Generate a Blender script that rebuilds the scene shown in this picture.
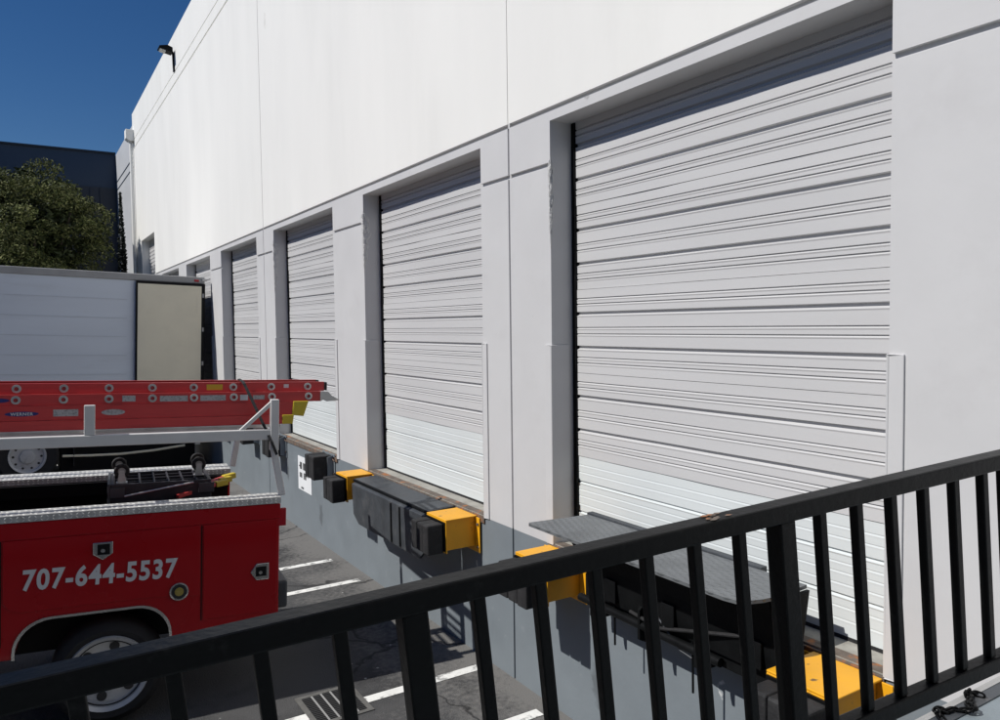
import bpy, bmesh, math, random
from mathutils import Vector, Matrix, noise as mnoise
random.seed(7)
R = math.radians
SC = bpy.context.scene
for o in list(bpy.data.objects): bpy.data.objects.remove(o)
COL = SC.collection

# ------------------------------------------------------------------ camera
cam_d = bpy.data.cameras.new("Camera"); cam = bpy.data.objects.new("Camera", cam_d); COL.objects.link(cam)
cam_d.sensor_fit = 'HORIZONTAL'; cam_d.sensor_width = 36.0; cam_d.lens = 27.36
cam_d.clip_start = 0.05; cam_d.clip_end = 3000
XR = Vector((0.84506254, -0.53450978, -0.01298494)); XD = Vector((-0.0357312, -0.03222616, -0.99884171)); XF = Vector((0.5334722, 0.84454767, -0.0463318))
m = Matrix.Identity(4)
for i in range(3):
    m[i][0] = XR[i]; m[i][1] = -XD[i]; m[i][2] = -XF[i]
m[0][3], m[1][3], m[2][3] = -3.3333, 0.0, 2.9
cam.matrix_world = m
SC.camera = cam

# ------------------------------------------------------------------ sky, sun, exposure
SUN = Vector((-1.0, 0.17, 1.05)).normalized()
EL = math.asin(SUN.z); AZ = math.atan2(SUN.x, SUN.y)
W = bpy.data.worlds.new("World"); SC.world = W; W.use_nodes = True
nt = W.node_tree; nt.nodes.clear()
sky = nt.nodes.new('ShaderNodeTexSky'); sky.sky_type = 'NISHITA'; sky.sun_disc = False
sky.sun_elevation = EL; sky.sun_rotation = AZ
sky.altitude = 300; sky.air_density = 1.0; sky.dust_density = 0.0; sky.ozone_density = 5.0
bg = nt.nodes.new('ShaderNodeBackground'); bg.inputs[1].default_value = 0.070
wo = nt.nodes.new('ShaderNodeOutputWorld')
hsv = nt.nodes.new('ShaderNodeHueSaturation'); hsv.inputs['Saturation'].default_value = 1.24; hsv.inputs['Hue'].default_value = .507
nt.links.new(sky.outputs[0], hsv.inputs['Color']); nt.links.new(hsv.outputs[0], bg.inputs[0]); nt.links.new(bg.outputs[0], wo.inputs[0])
sd = bpy.data.lights.new("Sun", 'SUN'); sd.energy = 5.0; sd.angle = R(0.53); sd.color = (1.0, 0.965, 0.92)
sun = bpy.data.objects.new("Sun", sd); COL.objects.link(sun)
sun.rotation_euler = (-SUN).to_track_quat('-Z', 'Y').to_euler(); sun.location = (-20, 5, 20)
vs = SC.view_settings; vs.view_transform = 'Standard'; vs.look = 'None'; vs.gamma = 1; vs.use_curve_mapping = False
vs.exposure = -0.2

# ------------------------------------------------------------------ materials
def node(t, typ, **kw):
    n = t.nodes.new(typ)
    for k, v in kw.items(): setattr(n, k, v)
    return n
def mat(name, col, rough=0.6, metal=0.0, var=0.12, vscale=3.0, stretch=(1, 1, 1), bump=0.0, bscale=40.0, dirt=None, dscale=2.0, damt=0.0, dlo=0.55, dhi=0.7, spec=0.5, coat=0.0):
    """procedural paint/metal/stone: base colour with mottling, an optional second (dirt/wear) colour in noise patches, fine bump"""
    M = bpy.data.materials.new(name); M.use_nodes = True
    t = M.node_tree; b = t.nodes['Principled BSDF']
    b.inputs['Roughness'].default_value = rough; b.inputs['Metallic'].default_value = metal
    b.inputs['Specular IOR Level'].default_value = spec
    if coat: b.inputs['Coat Weight'].default_value = coat; b.inputs['Coat Roughness'].default_value = 0.08
    tc = node(t, 'ShaderNodeTexCoord'); mp = node(t, 'ShaderNodeMapping'); mp.inputs['Scale'].default_value = stretch
    t.links.new(tc.outputs['Object'], mp.inputs['Vector'])
    n1 = node(t, 'ShaderNodeTexNoise'); n1.inputs['Scale'].default_value = vscale; n1.inputs['Detail'].default_value = 6
    t.links.new(mp.outputs[0], n1.inputs['Vector'])
    mr = node(t, 'ShaderNodeMapRange'); mr.inputs['From Min'].default_value = 0.3; mr.inputs['From Max'].default_value = 0.7
    mr.inputs['To Min'].default_value = 1 - var; mr.inputs['To Max'].default_value = 1 + var
    t.links.new(n1.outputs['Fac'], mr.inputs['Value'])
    hs = node(t, 'ShaderNodeHueSaturation'); hs.inputs['Color'].default_value = (*col, 1)
    t.links.new(mr.outputs[0], hs.inputs['Value'])
    out = hs.outputs[0]
    if dirt is not None:
        n2 = node(t, 'ShaderNodeTexNoise'); n2.inputs['Scale'].default_value = dscale; n2.inputs['Detail'].default_value = 9; n2.inputs['Roughness'].default_value = 0.65
        t.links.new(mp.outputs[0], n2.inputs['Vector'])
        m2 = node(t, 'ShaderNodeMapRange'); m2.inputs['From Min'].default_value = dlo; m2.inputs['From Max'].default_value = dhi; m2.inputs['To Max'].default_value = damt
        t.links.new(n2.outputs['Fac'], m2.inputs['Value'])
        mx = node(t, 'ShaderNodeMix', data_type='RGBA'); t.links.new(m2.outputs[0], mx.inputs['Factor'])
        t.links.new(out, mx.inputs[6]); mx.inputs[7].default_value = (*dirt, 1)
        out = mx.outputs[2]
    t.links.new(out, b.inputs['Base Color'])
    rr = node(t, 'ShaderNodeMapRange'); rr.inputs['To Min'].default_value = max(0.02, rough - 0.12); rr.inputs['To Max'].default_value = min(1, rough + 0.12)
    t.links.new(n1.outputs['Fac'], rr.inputs['Value']); t.links.new(rr.outputs[0], b.inputs['Roughness'])
    if bump:
        n3 = node(t, 'ShaderNodeTexNoise'); n3.inputs['Scale'].default_value = bscale; n3.inputs['Detail'].default_value = 5
        t.links.new(tc.outputs['Object'], n3.inputs['Vector'])
        bp = node(t, 'ShaderNodeBump'); bp.inputs['Strength'].default_value = bump; bp.inputs['Distance'].default_value = 0.01
        t.links.new(n3.outputs['Fac'], bp.inputs['Height']); t.links.new(bp.outputs[0], b.inputs['Normal'])
    return M

M = {}
M['white'] = mat('upper_white_paint', (.80, .798, .765), .75, var=.03, vscale=1.2, stretch=(1, 1, .25), bump=.08, bscale=14, dirt=(.62, .62, .58), dscale=1.0, damt=.22, dlo=.52, dhi=.75)
M['grey'] = mat('lower_grey_paint', (.575, .575, .575), .6, var=.025, vscale=2, bump=.09, bscale=14, dirt=(.47, .46, .46), dscale=2.2, damt=.3, dlo=.55, dhi=.75)
M['drain_edge'] = mat('dirty_cast_frame', (.12, .118, .11), .85, var=.2, vscale=12, bump=.4)
M['plaster'] = mat('crumbled_plaster', (.60, .60, .59), .85, var=.10, vscale=25, dirt=(.42, .41, .39), dscale=22, damt=.7, dlo=.55, dhi=.66)
M['base'] = mat('base_blue_grey_paint', (.185, .213, .233), .55, var=.06, vscale=2.5, bump=.15, bscale=18, dirt=(.30, .32, .33), dscale=5, damt=.5, dlo=.62, dhi=.72)
M['jointdark'] = mat('joint_sealant', (.33, .32, .32), .8, var=.1)
M['section'] = mat('grey_painted_steel', (.565, .565, .565), .42, var=.025, vscale=1.5, stretch=(1, .3, 3), bump=.06, bscale=9, dirt=(.45, .43, .42), dscale=6, damt=.5, dlo=.68, dhi=.76)
M['section_new'] = mat('white_painted_steel', (.66, .70, .70), .35, var=.02, vscale=1.5, bump=.05, bscale=9, dirt=(.5, .5, .48), dscale=5, damt=.4, dlo=.66, dhi=.76)
M['black_rubber'] = mat('black_rubber', (.013, .013, .014), .75, var=.3, vscale=20, bump=.4, bscale=60, dirt=(.05, .05, .05), dscale=9, damt=.5, dlo=.5, dhi=.7)
M['concrete'] = mat('bare_concrete', (.33, .32, .285), .9, var=.15, vscale=6, bump=.6, bscale=30, dirt=(.15, .13, .11), dscale=7, damt=.6, dlo=.5, dhi=.7)
M['rust'] = mat('rusty_steel', (.13, .105, .085), .8, var=.35, vscale=12, bump=.5, bscale=40, dirt=(.36, .13, .035), dscale=9, damt=.9, dlo=.55, dhi=.63)
M['yellow'] = mat('yellow_safety_paint', (.80, .385, .012), .45, var=.06, vscale=6, bump=.15, bscale=30, dirt=(.28, .13, .04), dscale=14, damt=.7, dlo=.64, dhi=.72)
M['dark_steel'] = mat('dark_painted_steel', (.047, .053, .06), .5, var=.25, vscale=6, bump=.2, bscale=30, dirt=(.13, .13, .13), dscale=5, damt=.5, dlo=.55, dhi=.75)
M['black_steel'] = mat('black_painted_steel', (.006, .0065, .007), .5, var=.25, vscale=8, bump=.2, bscale=30, spec=.1)
M['rail'] = mat('black_gloss_rail_paint', (.0022, .0024, .0025), .40, var=.3, vscale=9, bump=.12, bscale=60, dirt=(.02, .02, .02), dscale=22, damt=.5, dlo=.60, dhi=.72, spec=.16)
M['red'] = mat('dark_red_vehicle_paint', (.36, .003, .008), .28, var=.05, vscale=1.5, coat=.35, spec=.2)
M['black_trim'] = mat('black_vehicle_trim', (.006, .006, .007), .6, var=.2, spec=.2)
M['chrome'] = mat('worn_chrome', (.62, .62, .62), .22, 1.0, var=.1, vscale=8)
M['alloy'] = mat('dull_aluminium', (.58, .58, .57), .42, .85, var=.12, vscale=8, bump=.1)
M['white_rack'] = mat('white_rack_paint', (.66, .66, .64), .45, var=.05, vscale=5, dirt=(.25, .2, .15), dscale=14, damt=.6, dlo=.66, dhi=.74)
M['ladder_red'] = mat('red_fibreglass', (.52, .05, .05), .4, var=.08, vscale=5, stretch=(.3, 3, 3), dirt=(.30, .03, .03), dscale=5, damt=.5)
M['letter'] = mat('grey_white_vinyl', (.62, .63, .64), .4, var=.02)
M['tyre'] = mat('tyre_rubber', (.016, .016, .017), .8, var=.2, vscale=10)
M['rim'] = mat('painted_steel_rim', (.52, .53, .54), .4, .3, var=.08, vscale=10, dirt=(.2, .19, .18), dscale=10, damt=.5)
M['trailer'] = mat('trailer_white_sheet', (.70, .755, .81), .35, .0, var=.04, vscale=1.2, stretch=(.4, 1, 2), bump=.12, bscale=2.5, dirt=(.60, .64, .67), dscale=2, damt=.4)
M['trailer_seam'] = mat('trailer_seam_sheet', (.62, .67, .715), .4, var=.05)
M['trailer_rail'] = mat('trailer_aluminium_rail', (.36, .36, .35), .5, .2, var=.1)
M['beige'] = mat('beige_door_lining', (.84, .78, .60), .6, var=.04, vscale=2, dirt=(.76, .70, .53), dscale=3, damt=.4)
M['lamp_red'] = mat('red_lens', (.4, .01, .02), .2, var=.02)
M['slate'] = mat('slate_blue_paint', (.036, .058, .094), .6, var=.06, vscale=.8, bump=.1)
M['slate_low'] = mat('slate_dark_cladding', (.03, .037, .05), .6, var=.08, vscale=.8)
M['nbr'] = mat('pale_grey_paint', (.47, .485, .50), .65, var=.05, vscale=1.0, bump=.1)
M['bark'] = mat('bark', (.09, .07, .05), .9, var=.3, vscale=8, bump=.6)
M['leaf_a'] = mat('leaf_mid', (.105, .122, .038), .7, spec=.2, var=.25, vscale=1.5)
M['leaf_b'] = mat('leaf_olive', (.185, .19, .075), .7, spec=.2, var=.25, vscale=1.5)
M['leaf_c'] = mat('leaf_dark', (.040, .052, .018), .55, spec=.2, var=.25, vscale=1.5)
M['cypress'] = mat('cypress_leaf', (.014, .022, .014), .7, var=.3, vscale=2)
M['stripe'] = mat('worn_white_line_paint', (.80, .80, .76), .75, var=.08, vscale=8, bump=.3, dirt=(.09, .09, .09), dscale=9, damt=.9, dlo=.53, dhi=.66)
M['glass'] = mat('dark_glass', (.02, .025, .03), .08, var=.02)
M['lens'] = mat('pale_lens', (.7, .7, .66), .3, var=.02)
M['brass'] = mat('brass_cap', (.45, .36, .10), .4, .5, var=.1)
M['blue_label'] = mat('navy_label', (.02, .03, .16), .4, var=.05)
M['grey_label'] = mat('silver_label', (.42, .42, .42), .4, .0, var=.06, vscale=60, dirt=(.15, .15, .15), dscale=90, damt=.7, dlo=.5, dhi=.6)
M['yellow_label'] = mat('yellow_label', (.55, .42, .03), .5, var=.05)
M['sign'] = mat('white_sign_sheet', (.80, .82, .83), .5, var=.02)
M['ink'] = mat('black_ink', (.03, .03, .03), .6, var=.1)
M['purple_black'] = mat('black_cart_plastic', (.022, .02, .026), .5, var=.2, vscale=10)
M['landing'] = mat('grey_deck_paint', (.20, .235, .255), .55, var=.06, vscale=5, bump=.3, dirt=(.1, .12, .13), dscale=7, damt=.5)

def tread_material():
    """diamond plate: raised lozenges on a bright or dark metal"""
    def mk(name, col, metal, rough, scale):
        Mx = mat(name, col, rough, metal, var=.15, vscale=5)
        t = Mx.node_tree; b = t.nodes['Principled BSDF']
        tc = node(t, 'ShaderNodeTexCoord')
        hs = []
        for ang in (45, -45):
            mp = node(t, 'ShaderNodeMapping'); mp.inputs['Rotation'].default_value = (0, 0, R(ang)); mp.inputs['Scale'].default_value = (scale, scale * .42, scale)
            t.links.new(tc.outputs['Object'], mp.inputs['Vector'])
            v = node(t, 'ShaderNodeTexVoronoi'); v.feature = 'F1'; v.inputs['Scale'].default_value = 1; v.inputs['Randomness'].default_value = 0
            t.links.new(mp.outputs[0], v.inputs['Vector'])
            r = node(t, 'ShaderNodeMapRange'); r.inputs['From Min'].default_value = .2; r.inputs['From Max'].default_value = .4; r.inputs['To Min'].default_value = 1; r.inputs['To Max'].default_value = 0
            t.links.new(v.outputs['Distance'], r.inputs['Value']); hs.append(r)
        ch = node(t, 'ShaderNodeMath', operation='MAXIMUM'); t.links.new(hs[0].outputs[0], ch.inputs[0]); t.links.new(hs[1].outputs[0], ch.inputs[1])
        bp = node(t, 'ShaderNodeBump'); bp.inputs['Strength'].default_value = 1; bp.inputs['Distance'].default_value = .004
        t.links.new(ch.outputs[0], bp.inputs['Height']); t.links.new(bp.outputs[0], b.inputs['Normal'])
        return Mx
    M['tread'] = mat('diamond_plate_ribs', (.80, .80, .76), .4, .25, var=.1, vscale=8)
    M['tread_base'] = mat('diamond_plate_grime', (.50, .50, .48), .5, .3, var=.25, vscale=14)
    M['tread_dark'] = mk('dark_tread_plate', (.165, .175, .18), .2, .5, 30)
tread_material()

def flecks(Mx, scale, rad, col, share, amt=.8):
    """sparse flecks of another colour: scuffs and paint spatter"""
    t = Mx.node_tree; b = t.nodes['Principled BSDF']; src = b.inputs['Base Color'].links[0].from_socket
    tc = node(t, 'ShaderNodeTexCoord'); mp = node(t, 'ShaderNodeMapping'); mp.inputs['Scale'].default_value = (1, 1, .45); t.links.new(tc.outputs['Object'], mp.inputs['Vector'])
    nz = node(t, 'ShaderNodeTexNoise'); nz.inputs['Scale'].default_value = 14; t.links.new(tc.outputs['Object'], nz.inputs['Vector'])
    va = node(t, 'ShaderNodeVectorMath', operation='MULTIPLY_ADD'); t.links.new(nz.outputs['Color'], va.inputs[0]); va.inputs[1].default_value = (.12, .12, .12); t.links.new(mp.outputs[0], va.inputs[2])
    v = node(t, 'ShaderNodeTexVoronoi'); v.inputs['Scale'].default_value = scale; t.links.new(va.outputs[0], v.inputs['Vector'])
    r_ = node(t, 'ShaderNodeMapRange'); r_.inputs['From Min'].default_value = rad * .6; r_.inputs['From Max'].default_value = rad; r_.inputs['To Min'].default_value = amt; r_.inputs['To Max'].default_value = 0
    t.links.new(v.outputs['Distance'], r_.inputs['Value'])
    sc = node(t, 'ShaderNodeSeparateColor'); t.links.new(v.outputs['Color'], sc.inputs[0])
    g = node(t, 'ShaderNodeMath', operation='LESS_THAN'); t.links.new(sc.outputs[0], g.inputs[0]); g.inputs[1].default_value = share
    mm = node(t, 'ShaderNodeMath', operation='MULTIPLY'); t.links.new(r_.outputs[0], mm.inputs[0]); t.links.new(g.outputs[0], mm.inputs[1])
    mx = node(t, 'ShaderNodeMix', data_type='RGBA'); t.links.new(mm.outputs[0], mx.inputs['Factor']); t.links.new(src, mx.inputs[6]); mx.inputs[7].default_value = (*col, 1)
    t.links.new(mx.outputs[2], b.inputs['Base Color'])
flecks(M['base'], 3.5, .10, (.62, .63, .62), .14); flecks(M['base'], 2.0, .16, (.06, .065, .07), .16, .5)
flecks(M['grey'], 2.2, .07, (.34, .34, .33), .12, .7)
flecks(M['section'], 2.6, .06, (.25, .23, .21), .15, .8); flecks(M['section_new'], 2.6, .05, (.25, .24, .22), .12, .7)
flecks(M['yellow'], 9, .16, (.10, .06, .03), .16, .9); flecks(M['white'], .9, .06, (.58, .57, .53), .12, .5)
flecks(M['rail'], 16, .12, (.09, .035, .02), .05, .8)
def asphalt():
    Mx = mat('asphalt', (.066, .066, .066), .85, var=.25, vscale=.7, bump=.8, bscale=90, dirt=(.022, .022, .023), dscale=.7, damt=.85, dlo=.48, dhi=.60)
    t = Mx.node_tree; b = t.nodes['Principled BSDF']; tc = node(t, 'ShaderNodeTexCoord')
    src = b.inputs['Base Color'].links[0].from_socket
    # aggregate speckle
    n = node(t, 'ShaderNodeTexNoise'); n.inputs['Scale'].default_value = 160; n.inputs['Detail'].default_value = 3
    t.links.new(tc.outputs['Object'], n.inputs['Vector'])
    r = node(t, 'ShaderNodeMapRange'); r.inputs['From Min'].default_value = .3; r.inputs['From Max'].default_value = .75; r.inputs['To Min'].default_value = .55; r.inputs['To Max'].default_value = 1.7
    t.links.new(n.outputs['Fac'], r.inputs['Value'])
    h = node(t, 'ShaderNodeHueSaturation'); t.links.new(src, h.inputs['Color']); t.links.new(r.outputs[0], h.inputs['Value'])
    out = h.outputs[0]
    # pale worn grit gathered along the foot of the wall (x close to 0)
    sx = node(t, 'ShaderNodeSeparateXYZ'); t.links.new(tc.outputs['Object'], sx.inputs[0])
    n2 = node(t, 'ShaderNodeTexNoise'); n2.inputs['Scale'].default_value = 2.2; n2.inputs['Detail'].default_value = 8; t.links.new(tc.outputs['Object'], n2.inputs['Vector'])
    ad = node(t, 'ShaderNodeMath', operation='MULTIPLY_ADD'); t.links.new(n2.outputs['Fac'], ad.inputs[0]); ad.inputs[1].default_value = 1.6; t.links.new(sx.outputs['X'], ad.inputs[2])
    r2 = node(t, 'ShaderNodeMapRange'); r2.inputs['From Min'].default_value = -.1; r2.inputs['From Max'].default_value = .65; r2.inputs['To Max'].default_value = .95
    n9 = node(t, 'ShaderNodeTexNoise'); n9.inputs['Scale'].default_value = 22; n9.inputs['Detail'].default_value = 6; t.links.new(tc.outputs['Object'], n9.inputs['Vector'])
    a9 = node(t, 'ShaderNodeMath', operation='MULTIPLY_ADD'); t.links.new(n9.outputs['Fac'], a9.inputs[0]); a9.inputs[1].default_value = 1.5; a9.inputs[2].default_value = -.75
    b9 = node(t, 'ShaderNodeMath', operation='ADD'); t.links.new(ad.outputs[0], b9.inputs[0]); t.links.new(a9.outputs[0], b9.inputs[1])
    t.links.new(b9.outputs[0], r2.inputs['Value'])
    mx = node(t, 'ShaderNodeMix', data_type='RGBA'); t.links.new(r2.outputs[0], mx.inputs['Factor']); t.links.new(out, mx.inputs[6]); mx.inputs[7].default_value = (.17, .165, .155, 1)
    out = mx.outputs[2]
    # cracks
    nd = node(t, 'ShaderNodeTexNoise'); nd.inputs['Scale'].default_value = 1.3; nd.inputs['Detail'].default_value = 5; t.links.new(tc.outputs['Object'], nd.inputs['Vector'])
    va = node(t, 'ShaderNodeVectorMath', operation='MULTIPLY_ADD'); t.links.new(nd.outputs['Color'], va.inputs[0]); va.inputs[1].default_value = (.9, .9, 0); t.links.new(tc.outputs['Object'], va.inputs[2])
    v = node(t, 'ShaderNodeTexVoronoi'); v.feature = 'DISTANCE_TO_EDGE'; v.inputs['Scale'].default_value = .45; t.links.new(va.outputs[0], v.inputs['Vector'])
    r3 = node(t, 'ShaderNodeMapRange'); r3.inputs['From Min'].default_value = .002; r3.inputs['From Max'].default_value = .007; r3.inputs['To Min'].default_value = .8; r3.inputs['To Max'].default_value = 0
    t.links.new(v.outputs['Distance'], r3.inputs['Value'])
    m3 = node(t, 'ShaderNodeMix', data_type='RGBA'); t.links.new(r3.outputs[0], m3.inputs['Factor']); t.links.new(out, m3.inputs[6]); m3.inputs[7].default_value = (.012, .012, .012, 1)
    out = m3.outputs[2]
    # sparse white flecks of litter and paint
    v4 = node(t, 'ShaderNodeTexVoronoi'); v4.inputs['Scale'].default_value = 7; t.links.new(tc.outputs['Object'], v4.inputs['Vector'])
    r4 = node(t, 'ShaderNodeMapRange'); r4.inputs['From Min'].default_value = .06; r4.inputs['From Max'].default_value = .09; r4.inputs['To Min'].default_value = .85; r4.inputs['To Max'].default_value = 0
    t.links.new(v4.outputs['Distance'], r4.inputs['Value'])
    sc = node(t, 'ShaderNodeSeparateColor'); t.links.new(v4.outputs['Color'], sc.inputs[0])
    g = node(t, 'ShaderNodeMath', operation='GREATER_THAN'); t.links.new(sc.outputs[0], g.inputs[0]); g.inputs[1].default_value = .8
    mm = node(t, 'ShaderNodeMath', operation='MULTIPLY'); t.links.new(r4.outputs[0], mm.inputs[0]); t.links.new(g.outputs[0], mm.inputs[1])
    m4 = node(t, 'ShaderNodeMix', data_type='RGBA'); t.links.new(mm.outputs[0], m4.inputs['Factor']); t.links.new(out, m4.inputs[6]); m4.inputs[7].default_value = (.5, .5, .47, 1)
    t.links.new(m4.outputs[2], b.inputs['Base Color'])
    return Mx
M['asphalt'] = asphalt()

# ------------------------------------------------------------------ mesh builder
class MB:
    def __init__(s): s.v = []; s.f = []; s.mi = []; s.cur = 0
    def face(s, pts, mi=None):
        n = len(s.v); s.v += [tuple(p) for p in pts]; s.f.append(tuple(range(n, n + len(pts)))); s.mi.append(s.cur if mi is None else mi)
    def grid(s, rows, closed=False, caps=False):
        """rows of equal length, quads between"""
        n = len(s.v); k = len(rows[0])
        for r in rows: s.v += [tuple(p) for p in r]
        for i in range(len(rows) - 1):
            for j in range(k if closed else k - 1):
                a = n + i * k + j; b = n + i * k + (j + 1) % k
                s.f.append((a, b, b + k, a + k)); s.mi.append(s.cur)
        if caps:
            s.f.append(tuple(n + j for j in range(k))[::-1]); s.mi.append(s.cur)
            s.f.append(tuple(n + (len(rows) - 1) * k + j for j in range(k))); s.mi.append(s.cur)
    def box(s, x0, x1, y0, y1, z0, z1):
        x0, x1 = min(x0, x1), max(x0, x1); y0, y1 = min(y0, y1), max(y0, y1); z0, z1 = min(z0, z1), max(z0, z1)
        n = len(s.v)
        s.v += [(x, y, z) for z in (z0, z1) for (x, y) in ((x0, y0), (x1, y0), (x1, y1), (x0, y1))]
        for q in ((0, 3, 2, 1), (4, 5, 6, 7), (0, 1, 5, 4), (1, 2, 6, 5), (2, 3, 7, 6), (3, 0, 4, 7)):
            s.f.append(tuple(n + i for i in q)); s.mi.append(s.cur)
        return s
    def prism(s, poly, axis, a, b):
        """poly of 2-D points extruded along axis: 'x' poly=(y,z), 'y' poly=(x,z), 'z' poly=(x,y)"""
        def P(u, v, w): return {'x': (w, u, v), 'y': (u, w, v), 'z': (u, v, w)}[axis]
        n = len(s.v); k = len(poly)
        s.v += [P(u, v, a) for u, v in poly] + [P(u, v, b) for u, v in poly]
        s.f.append(tuple(n + i for i in range(k))); s.mi.append(s.cur)
        s.f.append(tuple(n + k + i for i in range(k))[::-1]); s.mi.append(s.cur)
        for i in range(k):
            j = (i + 1) % k
            s.f.append((n + i, n + k + i, n + k + j, n + j)); s.mi.append(s.cur)
        return s
    def bar(s, p, q, w, h, up=(0, 0, 1)):
        """rectangular bar from p to q, w across, h along up"""
        p = Vector(p); q = Vector(q); d = (q - p).normalized(); u = Vector(up); sd_ = d.cross(u).normalized(); u = sd_.cross(d).normalized()
        rows = [[c + sd_ * (a * w / 2) + u * (b * h / 2) for a, b in ((-1, -1), (1, -1), (1, 1), (-1, 1))] for c in (p, q)]
        s.grid(rows, True, True); return s
    def tube(s, pts, r, n=10, caps=True):
        pts = [Vector(p) for p in pts]; rows = []
        rr = r if isinstance(r, (list, tuple)) else [r] * len(pts)
        ref = None
        for i, p in enumerate(pts):
            d = (pts[min(i + 1, len(pts) - 1)] - pts[max(i - 1, 0)]).normalized()
            if ref is None: ref = Vector((0, 0, 1)) if abs(d.z) < .9 else Vector((1, 0, 0))
            a = d.cross(ref).normalized(); ref = a.cross(d).normalized()
            rows.append([p + a * (rr[i] * math.cos(t)) + ref * (rr[i] * math.sin(t)) for t in [2 * math.pi * k / n for k in range(n)]])
        s.grid(rows, True, caps); return s
    def lathe(s, prof, c, axis='y', n=40):
        """prof: (radius, offset along axis)"""
        rows = []
        for r, o in prof:
            row = []
            for k in range(n):
                t = 2 * math.pi * k / n; a, b = r * math.cos(t), r * math.sin(t)
                row.append({'y': (c[0] + a, c[1] + o, c[2] + b), 'x': (c[0] + o, c[1] + a, c[2] + b), 'z': (c[0] + a, c[1] + b, c[2] + o)}[axis])
            rows.append(row)
        s.grid(rows, True); return s
    def build(s, name, mats, parent=None, bevel=0.0, smooth=False, loc=None):
        me = bpy.data.meshes.new(name); me.from_pydata(s.v, [], s.f)
        if not isinstance(mats, (list, tuple)): mats = [mats]
        for k in mats: me.materials.append(k)
        for p, i in zip(me.polygons, s.mi): p.material_index = i
        bm = bmesh.new(); bm.from_mesh(me)
        bmesh.ops.remove_doubles(bm, verts=bm.verts, dist=1e-5)
        bmesh.ops.recalc_face_normals(bm, faces=bm.faces)
        big = [f for f in bm.faces if len(f.verts) > 4]
        if big and not bevel: bmesh.ops.triangulate(bm, faces=big)
        bm.to_mesh(me); bm.free()
        o = bpy.data.objects.new(name, me); COL.objects.link(o)
        if parent is not None: o.parent = parent
        if loc is not None: o.location = loc
        if bevel:
            b = o.modifiers.new('bevel', 'BEVEL'); b.width = bevel; b.segments = 2; b.limit_method = 'ANGLE'; b.angle_limit = R(40)
        if smooth:
            for p in me.polygons: p.use_smooth = True
            try: me.set_sharp_from_angle(angle=R(35))
            except Exception: pass
        return o

def tag(o, label=None, cat=None, group=None, kind=None):
    if label: o['label'] = label
    if cat: o['category'] = cat
    if group: o['group'] = group
    if kind: o['kind'] = kind
    return o
def thing(name, label, cat, loc=(0, 0, 0), group=None):
    o = bpy.data.objects.new(name, None); COL.objects.link(o); o.location = loc; o.empty_display_size = .2
    return tag(o, label, cat, group)
def copy_tree(o, parent=None, loc=None):
    c = o.copy(); COL.objects.link(c)
    if parent is not None: c.parent = parent
    if loc is not None: c.location = loc
    for ch in [q for q in bpy.data.objects if q.parent == o]: copy_tree(ch, c)
    return c

# ------------------------------------------------------------------ ground
def ground_z(x):
    if x > -2.9: return 0.0
    if x < -18: return 0.0386 * 15.1
    return 0.0386 * (-2.9 - x)
g = MB()
xs = [1.0, -2.9, -18, -60, -400]; ys = [-300, -30, 0, 15, 30, 60, 400]
g.grid([[(x, y, ground_z(x)) for y in ys] for x in xs])
tag(g.build('ground', M['asphalt']), kind='structure')

# painted guide lines in pairs between the bays
for k in range(5):
    for y0 in (4.56 + 3.575 * k, 5.46 + 3.575 * k):
        s = MB(); rows = []
        for x in (-0.14, -1.2, -2.0, -2.9, -5.0, -8.0):
            rows.append([(x, y0 - .05, ground_z(x) + .004), (x, y0 + .05, ground_z(x) + .004)])
        s.grid(rows); tag(s.build('painted_line', M['stripe']), kind='structure')

# ------------------------------------------------------------------ warehouse (wall with bays)
BAY = [1.97 + 3.575 * k for k in range(6)]; BW = 2.585
HEAD, SILL, TOP = 4.385, 1.245, 9.85
WY0, WY1 = -16.0, 27.4
wh = thing('warehouse', 'long white tilt-up warehouse with grey lower wall and roll-down loading bays', 'warehouse', (0, 5, 0))
def wparent(o): o.parent = wh; o.matrix_parent_inverse = wh.matrix_world.inverted(); return o
wh.location = (0, 0, 0)
def frange(cells): return sorted(set(round(c, 4) for c in cells))
JOINT = [5.11, 12.27, -2.05, -9.2]
yb = [WY0, WY1, 23.52, 23.45, 26.15, 1.9]
for b in BAY: yb += [b, b + BW]
for j in JOINT: yb += [j - .011, j + .011]
zb = [-.6, SILL, HEAD, 4.452, 4.486, 4.052, 4.086, 5.655, 8.70, 8.74, 8.97, 8.995, TOP]
yb = frange(yb); zb = frange(zb)
def inbay(y): return any(b < y < b + BW for b in BAY)
def depth(y, z):
    if inbay(y) and SILL < z < HEAD: return .42
    if 23.55 < y < 26.15 and z < 5.655: return .34
    if any(abs(y - j) < .0112 for j in JOINT): return .016 if z < 4.46 else .006
    if y < 23.45 and 4.452 < z < 4.486: return .03
    if y < 23.45 and 4.052 < z < 4.086 and not inbay(y): return .022
    if 8.70 < z < 8.74 or 8.97 < z < 8.995: return .03
    return 0.0
def wmat(y, z):
    if y < 23.45:
        if z < SILL: return 2
        if z < 4.486: return 1
        return 0
    return 0
w = MB()
ny, nz = len(yb) - 1, len(zb) - 1
D = [[depth((yb[i] + yb[i + 1]) / 2, (zb[j] + zb[j + 1]) / 2) for j in range(nz)] for i in range(ny)]
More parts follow.
